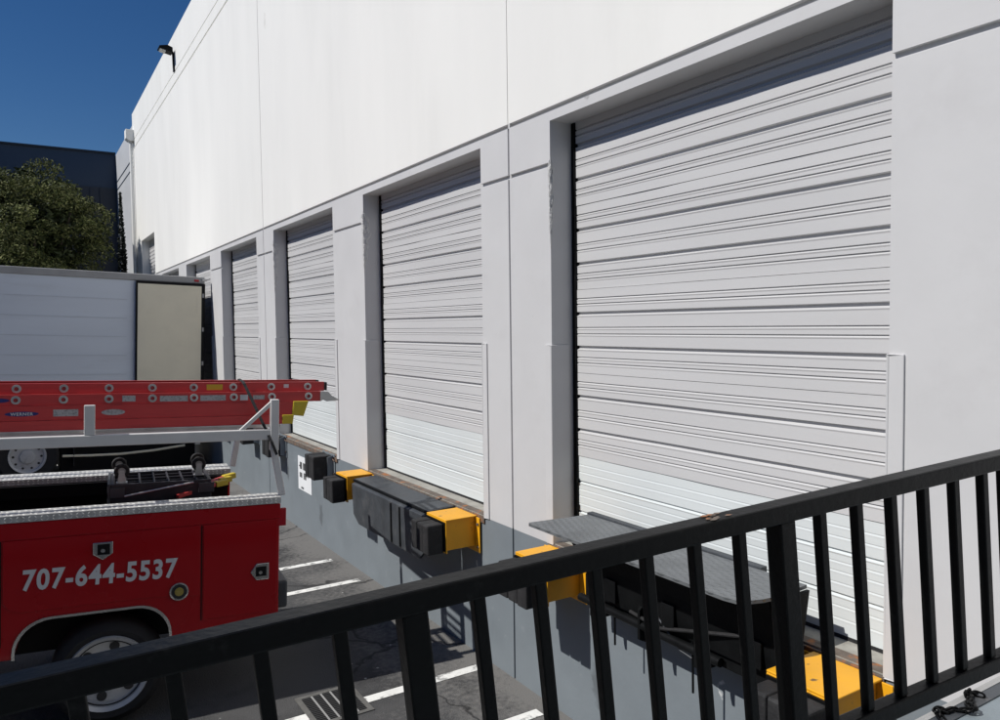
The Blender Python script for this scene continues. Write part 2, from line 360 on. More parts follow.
for i in range(ny):
    for j in range(nz):
        d = D[i][j]; y0, y1, z0, z1 = yb[i], yb[i + 1], zb[j], zb[j + 1]
        mi = wmat((y0 + y1) / 2, (z0 + z1) / 2)
        w.face([(d, y0, z0), (d, y0, z1), (d, y1, z1), (d, y1, z0)], mi)
        if i + 1 < ny and abs(D[i + 1][j] - d) > 1e-6:
            e = D[i + 1][j]; w.face([(d, y1, z0), (e, y1, z0), (e, y1, z1), (d, y1, z1)], mi)
        if j + 1 < nz and abs(D[i][j + 1] - d) > 1e-6:
            e = D[i][j + 1]; m2 = mi
            w.face([(d, y0, z1), (e, y0, z1), (e, y1, z1), (d, y1, z1)], max(mi, 0))
# end walls, roof and back
w.face([(0, WY0, -.6), (30, WY0, -.6), (30, WY0, TOP), (0, WY0, TOP)], 0)
w.face([(0, WY1, -.6), (30, WY1, -.6), (30, WY1, TOP), (0, WY1, TOP)], 0)
w.face([(30, WY0, -.6), (30, WY1, -.6), (30, WY1, TOP), (30, WY0, TOP)], 0)
w.face([(0, WY0, TOP), (.25, WY0, TOP), (.25, WY1, TOP), (0, WY1, TOP)], 0)
w.face([(.25, WY0, TOP), (.25, WY1, TOP), (.25, WY1, TOP - .8), (.25, WY0, TOP - .8)], 0)
w.face([(.25, WY0, TOP - .8), (30, WY0, TOP - .8), (30, WY1, TOP - .8), (.25, WY1, TOP - .8)], 0)
w.build('wall', [M['white'], M['grey'], M['base']], wh)

# loading door: sectional, ribbed; one prototype, the rest copies of it and its sections
def door_profile(zt, zb_, fine):
    """(x,z) outline from top to bottom with grooves"""
    H = zt - zb_; pts = [(0.0, zt - .0015)]
    if fine: gs = [(.064, .004, .0025), (.12, .004, .0025), (.192, .013, .011), (.25, .004, .0025), (.30, .004, .0025), (.36, .004, .0025), (.42, .013, .011), (.48, .004, .0025), (.545, .004, .0025)]
    else: gs = [(.066, .007, .009), (.107, .007, .009), (.176, .024, .02), (.281, .007, .009), (.328, .007, .009), (.427, .024, .02), (.502, .007, .009), (.544, .007, .009)]
    for o, hh, dp in gs:
        if o + .02 > H: break
        z = zt - o
        pts += [(0.0, z + hh / 2), (dp, z + hh * .30), (dp, z - hh * .35), (-.003 if hh > .005 else -.0006, z - hh / 2 - .008), (0.0, z - hh / 2 - .017)]
    pts += [(0.0, zb_ + .0015)]
    return pts
def make_section(zt, zb_, y0, y1, matl, parent, fine=False, wob=0.0):
    pr = door_profile(zt, zb_, fine); mb = MB(); N = 12
    rows = []
    for i in range(N + 1):
        y = y0 + (y1 - y0) * i / N
        rows.append([(.205 + x + wob * mnoise.noise(Vector((y * 1.7, zt * 3, 0))) * math.sin(math.pi * i / N), y, z) for x, z in pr] + [(.245, y, zb_ + .0015), (.245, y, zt - .0015)])
    mb.grid(rows, True, True)
    dx = .003 * math.sin(zt * 37.0)
    mb.v = [(x + dx, y, z) for x, y, z in mb.v]
    return mb.build('door_section', matl, parent)
def make_door():
    root = bpy.data.objects.new('loading_door', None); COL.objects.link(root); root.parent = wh; root.location = (0, BAY[0], 0)
    zs = [4.3955, 3.773, 3.1525, 2.532, 1.905, 1.275]
    for a, b in zip(zs[:-1], zs[1:]):
        make_section(a, b, .035, BW - .04, M['section_new'] if b < 1.3 else M['section'], root, b < 1.3, .010)
    MB().box(.212, .245, .035, BW - .04, 4.397, 4.55).build('header_panel', M['section'], root)
    for (a, b) in ((0.003, .038), (BW - .046, BW - .004)):
        MB().box(.192, .24, a, b, SILL + .03, HEAD + .1).build('track', M['black_steel'], root)
    MB().box(.204, .235, .036, BW - .041, SILL + .012, SILL + .0285).build('bottom_seal', M['black_rubber'], root)
    # small hinge blocks of the left track
    for z in (1.5, 1.70): MB().box(.186, .20, BW - .058, BW - .0465, z, z + .04).build('roller_bracket', M['black_steel'], root)
    return root
door0 = make_door()
for k in range(1, 6): copy_tree(door0, None, (0, BAY[k], 0))
# the far drive-in door
fd = bpy.data.objects.new('loading_door', None); COL.objects.link(fd); fd.parent = wh
mb = MB(); rows = []
prof = []
z = 5.7
while z > .1: prof += [(.22, z), (.22, z - .075), (.235, z - .085), (.235, z - .1)]; z -= .11
mb.grid([[(x, y, z) for x, z in prof] for y in (23.6, 26.1)]); mb.build('door_section', M['section'], fd)

# corner guards on both edges of every bay, sills and rusty nosing angles
def guard():
    g_ = MB()
    # L shaped angle: face leg on the wall and return leg in the reveal (local y=0 at the opening edge, wall on -y side)
    g_.box(-.012, .0, -.075, -.002, SILL, 2.745); g_.box(-.012, .16, -.002, .008, SILL, 2.745)
    return g_
gm = guard().build('corner_guard', M['grey'], wh, bevel=.004, loc=(0, BAY[0], 0))
gl = MB(); gl.box(-.012, 0, .002, .075, SILL, 2.745); gl.box(-.012, .16, -.008, .002, SILL, 2.745)
go = gl.build('corner_guard', M['grey'], wh, bevel=.004, loc=(0, BAY[0] + BW, 0))
sl = MB(); sl.box(.004, .30, .009, BW - .009, SILL - .2, SILL + .012); so = sl.build('sill', M['concrete'], wh, loc=(0, BAY[0], 0))
an = MB(); an.box(-.014, .0035, .0, BW, SILL - .05, SILL + .006); an.box(.0035, .075, .009, BW - .009, SILL + .0125, SILL + .0165)
ao = an.build('nosing_angle', M['rust'], wh, bevel=.003, loc=(0, BAY[0], 0))
for k in range(1, 6):
    for src, off in ((gm, 0), (go, BW), (so, 0), (ao, 0)):
        c = src.copy(); COL.objects.link(c); c.location = (0, BAY[k] + off, 0)

# chipped, patched concrete on the left edges of bays: crumbly plaster wrapped round the corner
def chip(z0, z1, wf, wj, seed):
    mb = MB(); rows = []; n = 70; kk = 22; rnd = random.Random(seed)
    for i in range(n + 1):
        t = i / n; z = z1 - (z1 - z0) * t
        e = min(1.0, t * 9) * (1 - t) ** .8
        a = wf * e * (.55 + .8 * abs(mnoise.noise(Vector((z * 7, seed, 0))))) + .003
        c = wj * e * (.55 + .8 * abs(mnoise.noise(Vector((z * 8, seed, 7))))) + .003
        row = []
        for j in range(kk + 1):
            u = j / kk * 2 - 1                      # -1 in the reveal, +1 on the wall face
            edge = (1 - abs(u) ** 4) * min(1, e * 3)
            h = edge * (.002 + .013 * max(0, mnoise.noise(Vector((z * 16, u * 4, seed))) * .6 + .25) + rnd.uniform(-.0015, .0035))
            if u >= 0: row.append((-h, u * a - h * (1 - u) * .7, z + rnd.uniform(-.004, .004)))
            else: row.append((-u * c - h * (1 + u) * .7, -h, z + rnd.uniform(-.004, .004)))
        rows.append(row)
    mb.grid(rows); return mb.build('chipped_patch', M['plaster'], wh)
for k, (z0, z1, wf, wj) in {0: (3.45, 4.12, .045, .05), 1: (3.50, 4.20, .13, .13), 2: (3.40, 4.24, .16, .15)}.items():
    o = chip(z0, z1, wf, wj, 3 + k); o.location = (0, BAY[k] + BW, 0)

# rain downpipe with its collector box
dp = MB(); dp.tube([(-.075, 27.25, 8.95), (-.075, 27.25, 0.1)], .05, 12)
dp.build('downpipe', M['white'], wh, smooth=True)
cb = MB(); cb.prism([(-.24, 9.28), (-.003, 9.28), (-.003, 8.93), (-.16, 8.93), (-.24, 9.0)], 'y', 27.02, 27.38); cb.build('rainwater_box', M['white'], wh, bevel=.01)
# rain-water outlet plate
wl = thing('wall_light', 'small black floodlight on a bent arm high on the white warehouse wall', 'floodlight', (0, 19.53, 0))
MB().box(-.03, 0, -.06, .06, 8.98, 9.12).build('wall_plate', M['black_steel'], wl)
MB().tube([(-.015, 0, 9.05), (-.02, 0, 9.36), (-.04, 0, 9.43), (-.09, 0, 9.45)], .028, 10).build('arm', M['black_steel'], wl, smooth=True)
hd = MB(); hd.prism([(-.06, 9.50), (-.20, 9.54), (-.42, 9.50), (-.44, 9.45), (-.06, 9.38)], 'y', -.17, .17); o = hd.build('lamp_head', M['black_steel'], wl, bevel=.012); o.scale = (.8, .8, 1)
ln = MB(); ln.prism([(-.41, 9.455), (-.24, 9.42), (-.25, 9.39), (-.40, 9.425)], 'y', -.13, .13); o = ln.build('lamp_lens', M['lens'], wl); o.scale = (.8, .8, 1)

# ------------------------------------------------------------------ neighbouring buildings, and two unseen ones that cut skylight
nb = thing('grey_building', 'pale grey flat-roofed building continuing the line of the white warehouse', 'building', (0, 27.42, 0))
n_ = MB(); n_.box(0.06, 25, 0, 22, -.5, 9.62); n_.build('wall', M['nbr'], nb)
n_ = MB()
for z in (8.55, 8.25): n_.box(.045, .0595, 0.01, 5.55, z, z + .03)
n_.build('groove_trim', M['slate'], nb)
db = thing('slate_building', 'dark slate building in shade beyond the tree and trailer', 'building', (0, 33.0, 0))
b_ = MB(); b_.box(-60, .05, 0, 20, -.2, 9.65); b_.build('wall', M['slate'], db)
b_ = MB(); b_.box(-60, .055, -.06, -.002, 0.4, 8.35); 
b_.build('lower_cladding', M['slate_low'], db)
b_ = MB()
for i in range(60): b_.box(-20 + i * .33, -20 + i * .33 + .05, -.10, -.061, .4, 8.30)
b_.build('cladding_rib', M['slate_low'], db)
b_ = MB(); b_.box(-60, .056, -.09, .3, 9.655, 9.72); b_.build('coping', M['slate_low'], db)
for i in range(6):
    b_ = MB(); b_.box(-4.9 - i * 2.6, -3.6 - i * 2.6, -.115, -.105, 5.2, 7.0); b_.build('window', M['glass'], db)

sky_blocker = thing('slate_building', 'unseen dark slate building added behind the landing to block skylight', 'building', (0, -8.0, 0))  # added behind the camera, out of view, to darken shaded faces
b_ = MB(); b_.box(-60, -.05, -15, 0, -.2, 11.0); b_.build('wall', M['slate'], sky_blocker)
ob = thing('glazed_building', 'unseen dark glazed building added across the yard to block skylight', 'building', (-36, 0, 0))  # out of view, put in to hold back skylight from the yard side
b_ = MB(); b_.box(-15, 0, -40, 60, -.2, 13.0); b_.build('wall', M['slate'], ob)
for i in range(14): MB().box(.001, .03, -36 + i * 6.6, -31 + i * 6.6, 2.0, 10.5).build('window', M['glass'], ob)
# ------------------------------------------------------------------ trees
def leaf(mb, c, s, rnd, up=.3):
    n = Vector((rnd.gauss(0, 1), rnd.gauss(0, 1), rnd.gauss(0, 1) + up)).normalized()
    a = n.orthogonal().normalized(); q = Matrix.Rotation(rnd.uniform(0, 6.28), 3, n); a = q @ a; b = n.cross(a)
    l, w_ = s * rnd.uniform(.8, 1.3), s * rnd.uniform(.35, .55)
    mb.cur = rnd.choices((0, 1, 2), (5, 3, 3))[0]
    mb.face([c - a * l * .5, c + b * w_ * .5 - n * s * .08, c + a * l * .5, c - b * w_ * .5 - n * s * .08])
def broad_tree(loc, H, rad, seed, label, nclump=150, nleaf=130):
    rnd = random.Random(seed)
    t = thing('broadleaf_tree', label, 'tree', loc)
    tr = MB(); th = H * .42
    tr.tube([(0, 0, -.2), (.08, .03, th * .5), (.03, .08, th), (.0, .1, th + .8)], [.24, .19, .16, .10], 12)
    for i in range(9):
        a = i * 2.4; L_ = rad * rnd.uniform(.6, .9); z0 = th * rnd.uniform(.75, 1.1)
        tr.tube([(.03, .06, z0), (math.cos(a) * L_ * .5, math.sin(a) * L_ * .5, z0 + .7), (math.cos(a) * L_, math.sin(a) * L_, z0 + rnd.uniform(1.2, 2.6))], [.10, .06, .025], 8)
    tr.build('trunk', M['bark'], t, smooth=True)
    cr = MB(); cz = H * .67; hz = H - cz
    for i in range(nclump):
        d = Vector((rnd.gauss(0, 1), rnd.gauss(0, 1), rnd.gauss(0, 1))).normalized(); f = rnd.uniform(.72, 1.0)
        lump = 1 + .20 * mnoise.noise(d * 1.6 + Vector((seed, 0, 0)))
        cs = rnd.uniform(.30, .62)
        c = Vector((d.x * (rad - cs * .5) * f * lump, d.y * (rad - cs * .5) * f * lump, cz + d.z * ((hz if d.z > 0 else hz * 1.1) - cs * .5) * f * lump))
        for j in range(int(nleaf * cs * cs * 4)):
            e = Vector((rnd.gauss(0, 1), rnd.gauss(0, 1), rnd.gauss(0, 1) + .25)).normalized()
            q = rnd.uniform(.55, 1.08); o = Vector((e.x, e.y, e.z * .72)) * cs * q
            leaf(cr, c + o, .105, rnd, .5)
    for j in range(6000):                              # inner foliage, crown shade put into the dark leaf colour
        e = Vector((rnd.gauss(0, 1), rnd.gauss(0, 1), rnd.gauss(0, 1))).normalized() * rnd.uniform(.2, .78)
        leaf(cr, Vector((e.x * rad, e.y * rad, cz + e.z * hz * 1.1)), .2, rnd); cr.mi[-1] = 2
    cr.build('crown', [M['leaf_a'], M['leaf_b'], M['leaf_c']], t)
broad_tree((-2.98, 27.2, .45), 7.8, 2.2, 11, 'bushy dark green tree behind the white trailer', 105, 440)
def cypress(loc, H, rad, seed, label, grp):
    rnd = random.Random(seed); t = thing('cypress_tree', label, 'tree', loc, grp)
    MB().tube([(0, 0, -.1), (0, 0, H * .5)], [.07, .03], 8).build('trunk', M['bark'], t)
    cr = MB()
    for i in range(2600):
        u = rnd.random() ** 1.4; r = rad * (1 - u) ** .8 * rnd.uniform(.6, 1.05) * (1 + .25 * mnoise.noise(Vector((u * 6, seed, 0)))); a = rnd.uniform(0, 6.28)
        leaf(cr, Vector((r * math.cos(a), r * math.sin(a), .4 + u * (H - .4))), .12, rnd, .8)
    cr.cur = 0; cr.mi = [0] * len(cr.mi); cr.build('crown', M['cypress'], t)
cypress((-.30, 28.55, .1), 7.4, .32, 5, 'taller of two thin cypresses against the pale grey wall', 'cypresses by the grey wall')
cypress((-.30, 28.2, .1), 6.0, .30, 6, 'shorter thin cypress nearest the white downpipe', 'cypresses by the grey wall')

# ------------------------------------------------------------------ dock bumpers
def yellow_bumper(loc, label, depth_=.31, wid=.36):
    """steel stand-off housing, open box of plates, with a black rubber pad on its outer face (local y 0..wid)"""
    t = thing('dock_bumper', label, 'dock bumper', loc, 'yellow dock bumpers')
    h = MB(); z0, z1 = -.29, 0.0
    h.box(-depth_, -.001, 0, wid, z1 - .012, z1)                                    # top plate
    h.box(-depth_, -depth_ + .014, 0, wid, z0, z1 - .0125)                            # front plate
    h.box(-depth_ + .0145, -.012, .022, .034, z0 + .02, z1 - .0125)                   # side webs, set in
    h.box(-depth_ + .0145, -.012, wid - .034, wid - .022, z0 + .02, z1 - .0125)
    h.build('housing', M['yellow'], t, bevel=.004)
    f = MB(); f.box(-.011, -.001, -.055, wid + .055, z0 - .03, z1 - .013); f.build('wall_flange', M['yellow'], t, bevel=.003)
    b = MB()
    for yy in (-.035, wid + .035):
        for zz in (z0 + .02, z1 - .07): b.lathe([(0, -.024), (.012, -.024), (.012, -.0115)], (0, yy, zz), 'x', 6)
    b.build('bolt', M['rust'], t)
    p = MB(); n = 3
    for i in range(n):
        ya = .02 + (wid - .04) * i / n; yb_ = .02 + (wid - .04) * (i + 1) / n - .003
        p.box(-depth_ - .165 + .004 * (i % 2), -depth_ - .014, ya, yb_, z0 + .005 + .004 * (i % 3), -.03 - .004 * (i % 2))
    p.build('rubber_pad', M['black_rubber'], t, bevel=.012)
    a = MB(); a.box(-depth_ - .013, -depth_ - .001, .008, wid - .008, z0 + .02, -.02); a.build('backing_plate', M['black_steel'], t)
    return t
Z0 = SILL - .002
yellow_bumper((-.015, 1.975, Z0), 'yellow bumper nearest the railing, right of the raised leveller', wid=.36, depth_=.365)
yellow_bumper((-.015, 4.19, Z0), 'yellow bumper left of the raised dock leveller behind the railing', wid=.40)
yellow_bumper((-.015, 5.66, Z0), 'yellow bumper right of the folded dock leveller', wid=.36)
yellow_bumper((-.015, 7.97, Z0), 'yellow bumper at the far left end of the folded dock leveller', wid=.34)
def black_bumper(loc, label):
    t = thing('rubber_bumper', label, 'dock bumper', loc, 'black rubber dock bumpers')
    p = MB(); n = 3; w_ = .36
    for i in range(n):
        p.box(-.27 + .006 * (i % 2), -.02, .01 + (w_ - .02) * i / n, .01 + (w_ - .02) * (i + 1) / n - .004, -.30 + .005 * (i % 3), -.005 * (i % 2))
    p.build('rubber_pad', M['black_rubber'], t, bevel=.012)
    a = MB()
    for y in (0.0, w_ - .01): a.prism([(-.012, .0), (-.09, -.02), (-.09, -.28), (-.012, -.30)], 'y', y - .006, y + .006)
    a.box(-.011, -.001, -.05, w_ + .04, -.32, .01); a.build('bracket', M['base'], t)
    r = MB(); r.tube([(-.02, -.012, -.05), (-.02, -.07, -.07)], .008, 6); r.tube([(-.02, -.012, -.24), (-.02, -.05, -.22)], .008, 6); r.build('anchor_bolt', M['rust'], t)
    return t
bb = black_bumper((-.003, 9.26, 1.27), 'black rubber bumper covering the corner of the white wall sign')
for (y, lab) in ((11.32, 'black rubber bumper on the wall left of the white sign'), (12.85, 'black rubber bumper beyond the ladder end, two bays back'), (14.95, 'furthest black rubber bumper seen under the ladders')):
    c = copy_tree(bb, None, (-.003, y, 1.27)); c['label'] = lab

# ------------------------------------------------------------------ dock levellers
lv = thing('dock_leveller', 'dark steel dock leveller with its lip folded down', 'dock leveller', (0, 6.06, 1.245), 'edge-of-dock levellers')
d_ = MB(); d_.prism([(-.02, .0), (-.285, -.012), (-.285, -.03), (-.02, -.02)], 'y', .0, 1.80); d_.build('deck_plate', M['dark_steel'], lv, bevel=.003)
l_ = MB(); rows = []
for (x, z, ya, yb_) in ((-.29, -.040, .02, 1.76), (-.325, -.055, .02, 1.76), (-.322, -.38, .03, 1.74), (-.318, -.47, .14, 1.60)):
    rows.append([(x, ya + (yb_ - ya) * i / 10, z) for i in range(11)])
back = [[(x + .022, y, z) for x, y, z in r] for r in rows][::-1]
l_.grid(rows + back + [rows[0]]); l_.build('lip', M['dark_steel'], lv, bevel=.004)
h_ = MB(); h_.tube([(-.285, .01, -.025), (-.285, 1.79, -.025)], .016, 10); h_.build('hinge_tube', M['black_steel'], lv, smooth=True)
for y in (.52, .72):
    MB().prism([(-.334, -.07), (-.332, -.45), (-.3255, -.45), (-.3265, -.07)], 'y', y, y + .022).build('lip_rib', M['black_steel'], lv)
u_ = MB(); u_.box(-.2, -.03, .06, 1.74, -.30, -.032); u_.box(-.16, -.03, .25, .31, -.48, -.3); u_.box(-.16, -.03, 1.5, 1.56, -.45, -.3); u_.build('frame', M['black_steel'], lv, bevel=.004)

lr = thing('dock_leveller', 'raised dock leveller with tread plate ramp behind the black railing', 'dock leveller', (0, 2.34, 1.245), 'edge-of-dock levellers')
WD = 1.81
pl = MB()
poly = [(-.04, .02), (-.30, .0), (-.38, .01), (-.44, .03), (-.50, .07), (-.515, .14), (-.515, WD - .02), (-.50, WD), (-.04, WD - .06)]
pl.prism(poly, 'z', .315, .333); pl.build('ramp_plate', M['tread_dark'], lr)
MB().box(-.038, .012, .30, WD - .04, .0, .345).build('back_plate', M['dark_steel'], lr, bevel=.004)
li = MB(); rows = []
for x, z in ((-.30, .312), (-.27, .22), (-.25, .10), (-.24, -.02), (-.225, -.12)):
    rows.append([(x, .05 + (WD - .36) * i / 6, z) for i in range(7)])
back = [[(x + .02, y, z - .004) for x, y, z in r] for r in rows][::-1]
li.grid(rows + back + [rows[0]]); li.build('lip', M['black_steel'], lr)
gs = MB(); gs.prism([(-.045, .312), (-.30, .312), (-.19, -.02), (-.11, -.02)], 'y', .0, .016); gs.build('gusset', M['black_steel'], lr)
gs = MB(); gs.prism([(-.045, .312), (-.40, .312), (-.22, -.02), (-.05, -.02)], 'y', WD - .30, WD - .285); gs.build('gusset', M['black_steel'], lr)
fr = MB(); fr.box(-.20, -.02, .06, WD - .22, -.20, -.004); fr.build('frame', M['black_steel'], lr, bevel=.004)
for y in (.55, 1.0, 1.45):
    MB().prism([(-.20, -.02), (-.26, -.06), (-.26, -.24), (-.20, -.27), (-.02, -.27), (-.02, -.2)], 'y', y, y + .02).build('bracket', M['black_steel'], lr)
tt = MB(); tt.tube([(-.235, .4, -.16), (-.235, 1.6, -.16)], .026, 12); tt.build('torsion_tube', M['black_steel'], lr, smooth=True)
for y, z1 in ((.62, -.42), (1.28, -.38)): MB().tube([(-.215, y, -.1), (-.212, y, z1)], .007, 6).build('hanging_rod', M['black_steel'], lr)  # thin black upright bars below the frame
hb = MB(); hb.tube([(-.24, .2, .05), (-.27, .5, -.02), (-.25, .85, -.12), (-.245, 1.1, -.10)], .011, 8); hb.build('hose', M['black_rubber'], lr, smooth=True)
for y in (.12, .72, 1.22): MB().box(-.262, -.226, y, y + .10, -.09, .05).build('lug_plate', M['black_steel'], lr, bevel=.004)
rd_ = MB(); rd_.tube([(-.24, .98, .02), (-.23, .7, -.20), (-.22, .62, -.22)], .006, 6); rd_.build('pull_rod', M['dark_steel'], lr)

# sign on the base wall
sg = thing('wall_sign', 'white paper sign with black print on the blue-grey dock wall', 'sign', (-.002, 10.17, .585))
MB().box(-.004, 0, 0, .58, 0, .48).build('sheet', M['sign'], sg)
ik = MB()
for (y0, y1, z0, z1) in ((.40, .50, .30, .40), (.26, .36, .30, .40), (.40, .52, .18, .25), (.46, .53, .33, .35), (.22, .34, .17, .26), (.34, .46, .02, .05), (.1, .28, .34, .38), (.1, .28, .22, .26)):
    n = 4
    for i in range(n):
        a = y0 + (y1 - y0) * i / n
        ik.box(-.0062, -.0045, a, a + (y1 - y0) / n * .62, z0, z1)
ik.build('print', M['ink'], sg)

# ------------------------------------------------------------------ drain
dr = thing('drain_grate', 'square iron drain grate set in the asphalt', 'drain', (-1.62, 5.28, 0))
f = MB()
for (a, b, c, d) in ((0, .46, 0, .04), (0, .46, .46, .50), (0, .04, .0401, .4599), (.42, .46, .0401, .4599)): f.box(a, b, c, d, -.02, .008)
f.build('frame', M['drain_edge'], dr)
f = MB()
for i in range(15): y = .05 + i * .027; f.box(.0402, .4198, y, y + .009, -.02, .0065)
f.build('bars', M['black_steel'], dr)
f = MB()
for x in (.115, .19, .265, .34): f.box(x, x + .014, .0402, .4598, -.02, .0078)
f.build('cross_bars', M['trailer_rail'], dr)
f = MB(); f.box(.041, .419, .041, .459, .0042, .0048); f.build('pit', M['ink'], dr)

# ------------------------------------------------------------------ semi trailer at the far bay
TP = Matrix.Rotation(R(2.2), 4, 'Y')
tr = thing('semi_trailer', 'white box trailer backed to the dock with its beige door folded open', 'trailer', (-.24, 16.24, 1.2))
tr.rotation_euler = (0, R(2.3), 0)
b = MB(); b.box(-14.2, 0, .0, 2.6, 0, 2.62); b.build('box_body', M['trailer'], tr, bevel=.02)
b = MB(); b.box(-14.2, .012, -.022, 2.622, 2.60, 2.735); b.build('roof_rail', M['trailer_rail'], tr, bevel=.015)
b = MB(); b.box(-14.2, .010, -.02, 2.62, -.09, .10); b.build('floor_rail', M['trailer_rail'], tr, bevel=.01)
b = MB()
for z in (.42, .78, 1.14, 1.5, 1.86, 2.22): b.box(-14.1, -1.40, -.006, -.001, z, z + .014)
b.build('side_rub_rail', M['trailer_seam'], tr)
b = MB(); b.box(-.03, .02, -.02, 2.62, .1, 2.6); b.build('rear_frame', M['black_trim'], tr)
dd = MB(); dd.box(-1.26, -.02, -.075, -.03, .05, 2.60); do = dd.build('rear_door', M['black_trim'], tr, bevel=.008)
b = MB(); b.box(-1.225, -.06, -.080, -.0755, .09, 2.545); b.build('lining', M['beige'], do)
for i in range(4): MB().box(-.045, -.012, -.088, -.076, .28 + i * .68, .36 + i * .68).build('hinge', M['trailer_rail'], do)
b = MB(); b.box(-.15, -.07, -.084, -.0805, 2.0, 2.35); b.build('patch_plate', M['beige'], do)
b = MB(); b.box(-.19, -.10, -.032, -.0225, 2.635, 2.68); b.build('marker_light', M['lamp_red'], tr, bevel=.004)
b = MB(); b.box(-.04, .05, -.05, .05, 2.66, 2.70); b.build('roof_clip', M['alloy'], tr)
b = MB(); b.box(-13.6, -.4, .75, .87, -.42, -.1); b.box(-13.6, -.4, 1.75, 1.87, -.42, -.1); b.build('chassis', M['black_trim'], tr)
for x in (-3.02, -4.28):
    for y, sgn in ((.02, 1), (2.58, -1)):
        wv = MB(); wv.lathe([(.30, .02), (.46, .0), (.505, .05), (.505, .26), (.46, .31), (.30, .29)], (0, 0, 0), 'y', 40)
        wo_ = wv.build('wheel', M['tyre'], tr, smooth=True, loc=(x, y, -.72)); wo_.rotation_euler = (0, 0, 0 if sgn > 0 else math.pi)
        rm = MB(); rm.lathe([(.305, .02), (.30, .0), (.265, .01), (.255, .05), (.20, .055), (.125, .055), (.12, .01), (.06, .0), (0, .0)], (0, 0, 0), 'y', 40)
        rm.build('rim', M['rim'], wo_, smooth=True)
        for i in range(10):
            hh = MB(); a = i * math.pi / 5; hh.lathe([(0, .050), (.022, .050), (.022, .056)], (.222 * math.cos(a), 0, .222 * math.sin(a)), 'y', 10)
            hh.build('hand_hole', M['ink'], wo_)
    MB().tube([(x, .2, -.72), (x, 2.4, -.72)], .07, 10).build('axle', M['black_trim'], tr)
b = MB(); b.box(-2.5, -.08, .30, 2.3, -1.08, -.12); b.build('underbody_shade_block', M['black_trim'], tr, bevel=.02)  # added black box that makes the dark shade under the trailer rear
b = MB(); b.box(-4.9, -2.2, .35, 2.25, -.5, -.42); b.build('bogie', M['black_trim'], tr)
for y in (.1, 2.0): MB().box(-2.28, -2.265, y, y + .55, -.95, -.2).build('mudflap', M['black_rubber'], tr)
b = MB(); b.box(-.12, -.02, .1, 2.5, -.66, -.56); b.box(-.1, -.04, .6, .68, -.57, -.1); b.box(-.1, -.04, 1.92, 2.0, -.57, -.1); b.build('underride_bar', M['alloy'], tr)
for y in (.45, 2.1): MB().box(-11.2, -11.05, y, y + .12, -1.2 - .0, -.1).build('landing_leg', M['trailer_rail'], tr)
b = MB(); b.tube([(-2.46, .12, -.752), (-2.0, .12, -.768), (-1.49, .12, -.772), (-.9, .12, -.735), (-.31, .12, -.665)], .024, 8); b.build('lit_ground_strip', M['beige'], tr, smooth=True)  # beige tube standing in for the sunlit ground beyond the trailer
b = MB()
for x in (-2.64, -2.56): b.box(x, x + .04, .10, .13, -.77, -.72)
b.build('side_marker', M['lens'], tr)

# ------------------------------------------------------------------ red service truck
E1 = Vector((0.99382979, -0.10397017, -0.03863359)); E2 = Vector((.10403, .99457, 0)).normalized(); E3 = E1.cross(E2)
TM = Matrix.Identity(4)
for i in range(3): TM[i][0] = E1[i]; TM[i][1] = E2[i]; TM[i][2] = E3[i]
TO = Vector((-1.639, 5.961, 1.564)); GZ = -1.604
TM.translation = TO
tk = thing('service_truck', 'dark red utility truck with phone number and white ladder rack', 'truck')
tk.matrix_world = TM
FW, BL = 1.86, 2.75        # width, body length
def arch(cx, zt, r, hw, zb_):
    """rounded-square wheel arch outline from bottom right to bottom left, (x,z)"""
    pts = [(cx + hw, zb_)]
    for i in range(9): a = i / 8 * math.pi / 2; pts.append((cx + hw - r + r * math.cos(a), zt - r + r * math.sin(a)))
    for i in range(9): a = math.pi / 2 + i / 8 * math.pi / 2; pts.append((cx - hw + r + r * math.cos(a), zt - r + r * math.sin(a)))
    pts.append((cx - hw, zb_)); return pts
AC, AT, AR, AH = -1.285, -.735, .235, .495
BB = -1.0
side = [(-.0, -.93), (-.0, -.045), (-BL, -.045), (-BL, BB)] + arch(AC, AT, AR, AH, BB)[::-1] + [(-.45, BB)]
for y0, y1, nm in ((0.0, .40, 'body_side'), (1.45, 1.85, 'body_side')):
    xo = 0 if y0 < 1 else -.2
    sd_ = side if y0 < 1 else [(min(x, xo), z) for x, z in side]
    q = MB(); q.prism(sd_, 'y', y0, y1); q.build(nm, M['red'], tk, bevel=.012)
q = MB(); q.prism([(x, z) for x, z in arch(AC, AT + .012, AR, AH + .012, BB)] + arch(AC, AT - .006, AR - .01, AH - .006, BB)[::-1], 'y', -.012, .02); q.build('arch_trim', M['chrome'], tk, smooth=True)
q = MB(); q.box(AC - AH - .05, AC + AH + .05, .405, .42, -1.1, -.05); q.build('wheel_well', M['black_trim'], tk)
q = MB(); q.box(-BL, .004, -.006, -.0005, -.165, -.05); q.build('upper_trim', M['red'], tk, bevel=.003)
q = MB()
q.box(-.578, -.570, -.0035, -.0005, -.90, -.17)
q.box(-1.862, -1.854, -.0035, -.0005, -.90, -.17)
q.build('door_seam', M['black_trim'], tk)
# compartment door panels, a little proud of the side
q = MB(); q.box(-.562, -.02, -.007, -.0005, -.895, -.172); q.build('compartment_door', M['red'], tk, bevel=.004)
q = MB(); q.prism([(-.586, -.172), (-1.846, -.172), (-1.846, -.60), (-1.80, -.66), (-1.72, AT + .06), (-.9, AT + .06), (-.70, -.70), (-.586, -.70)], 'y', -.007, -.0005); q.build('compartment_door', M['red'], tk, bevel=.004)
q = MB(); q.box(-2.70, -1.87, -.007, -.0005, -.895, -.172); q.build('compartment_door', M['red'], tk, bevel=.004)
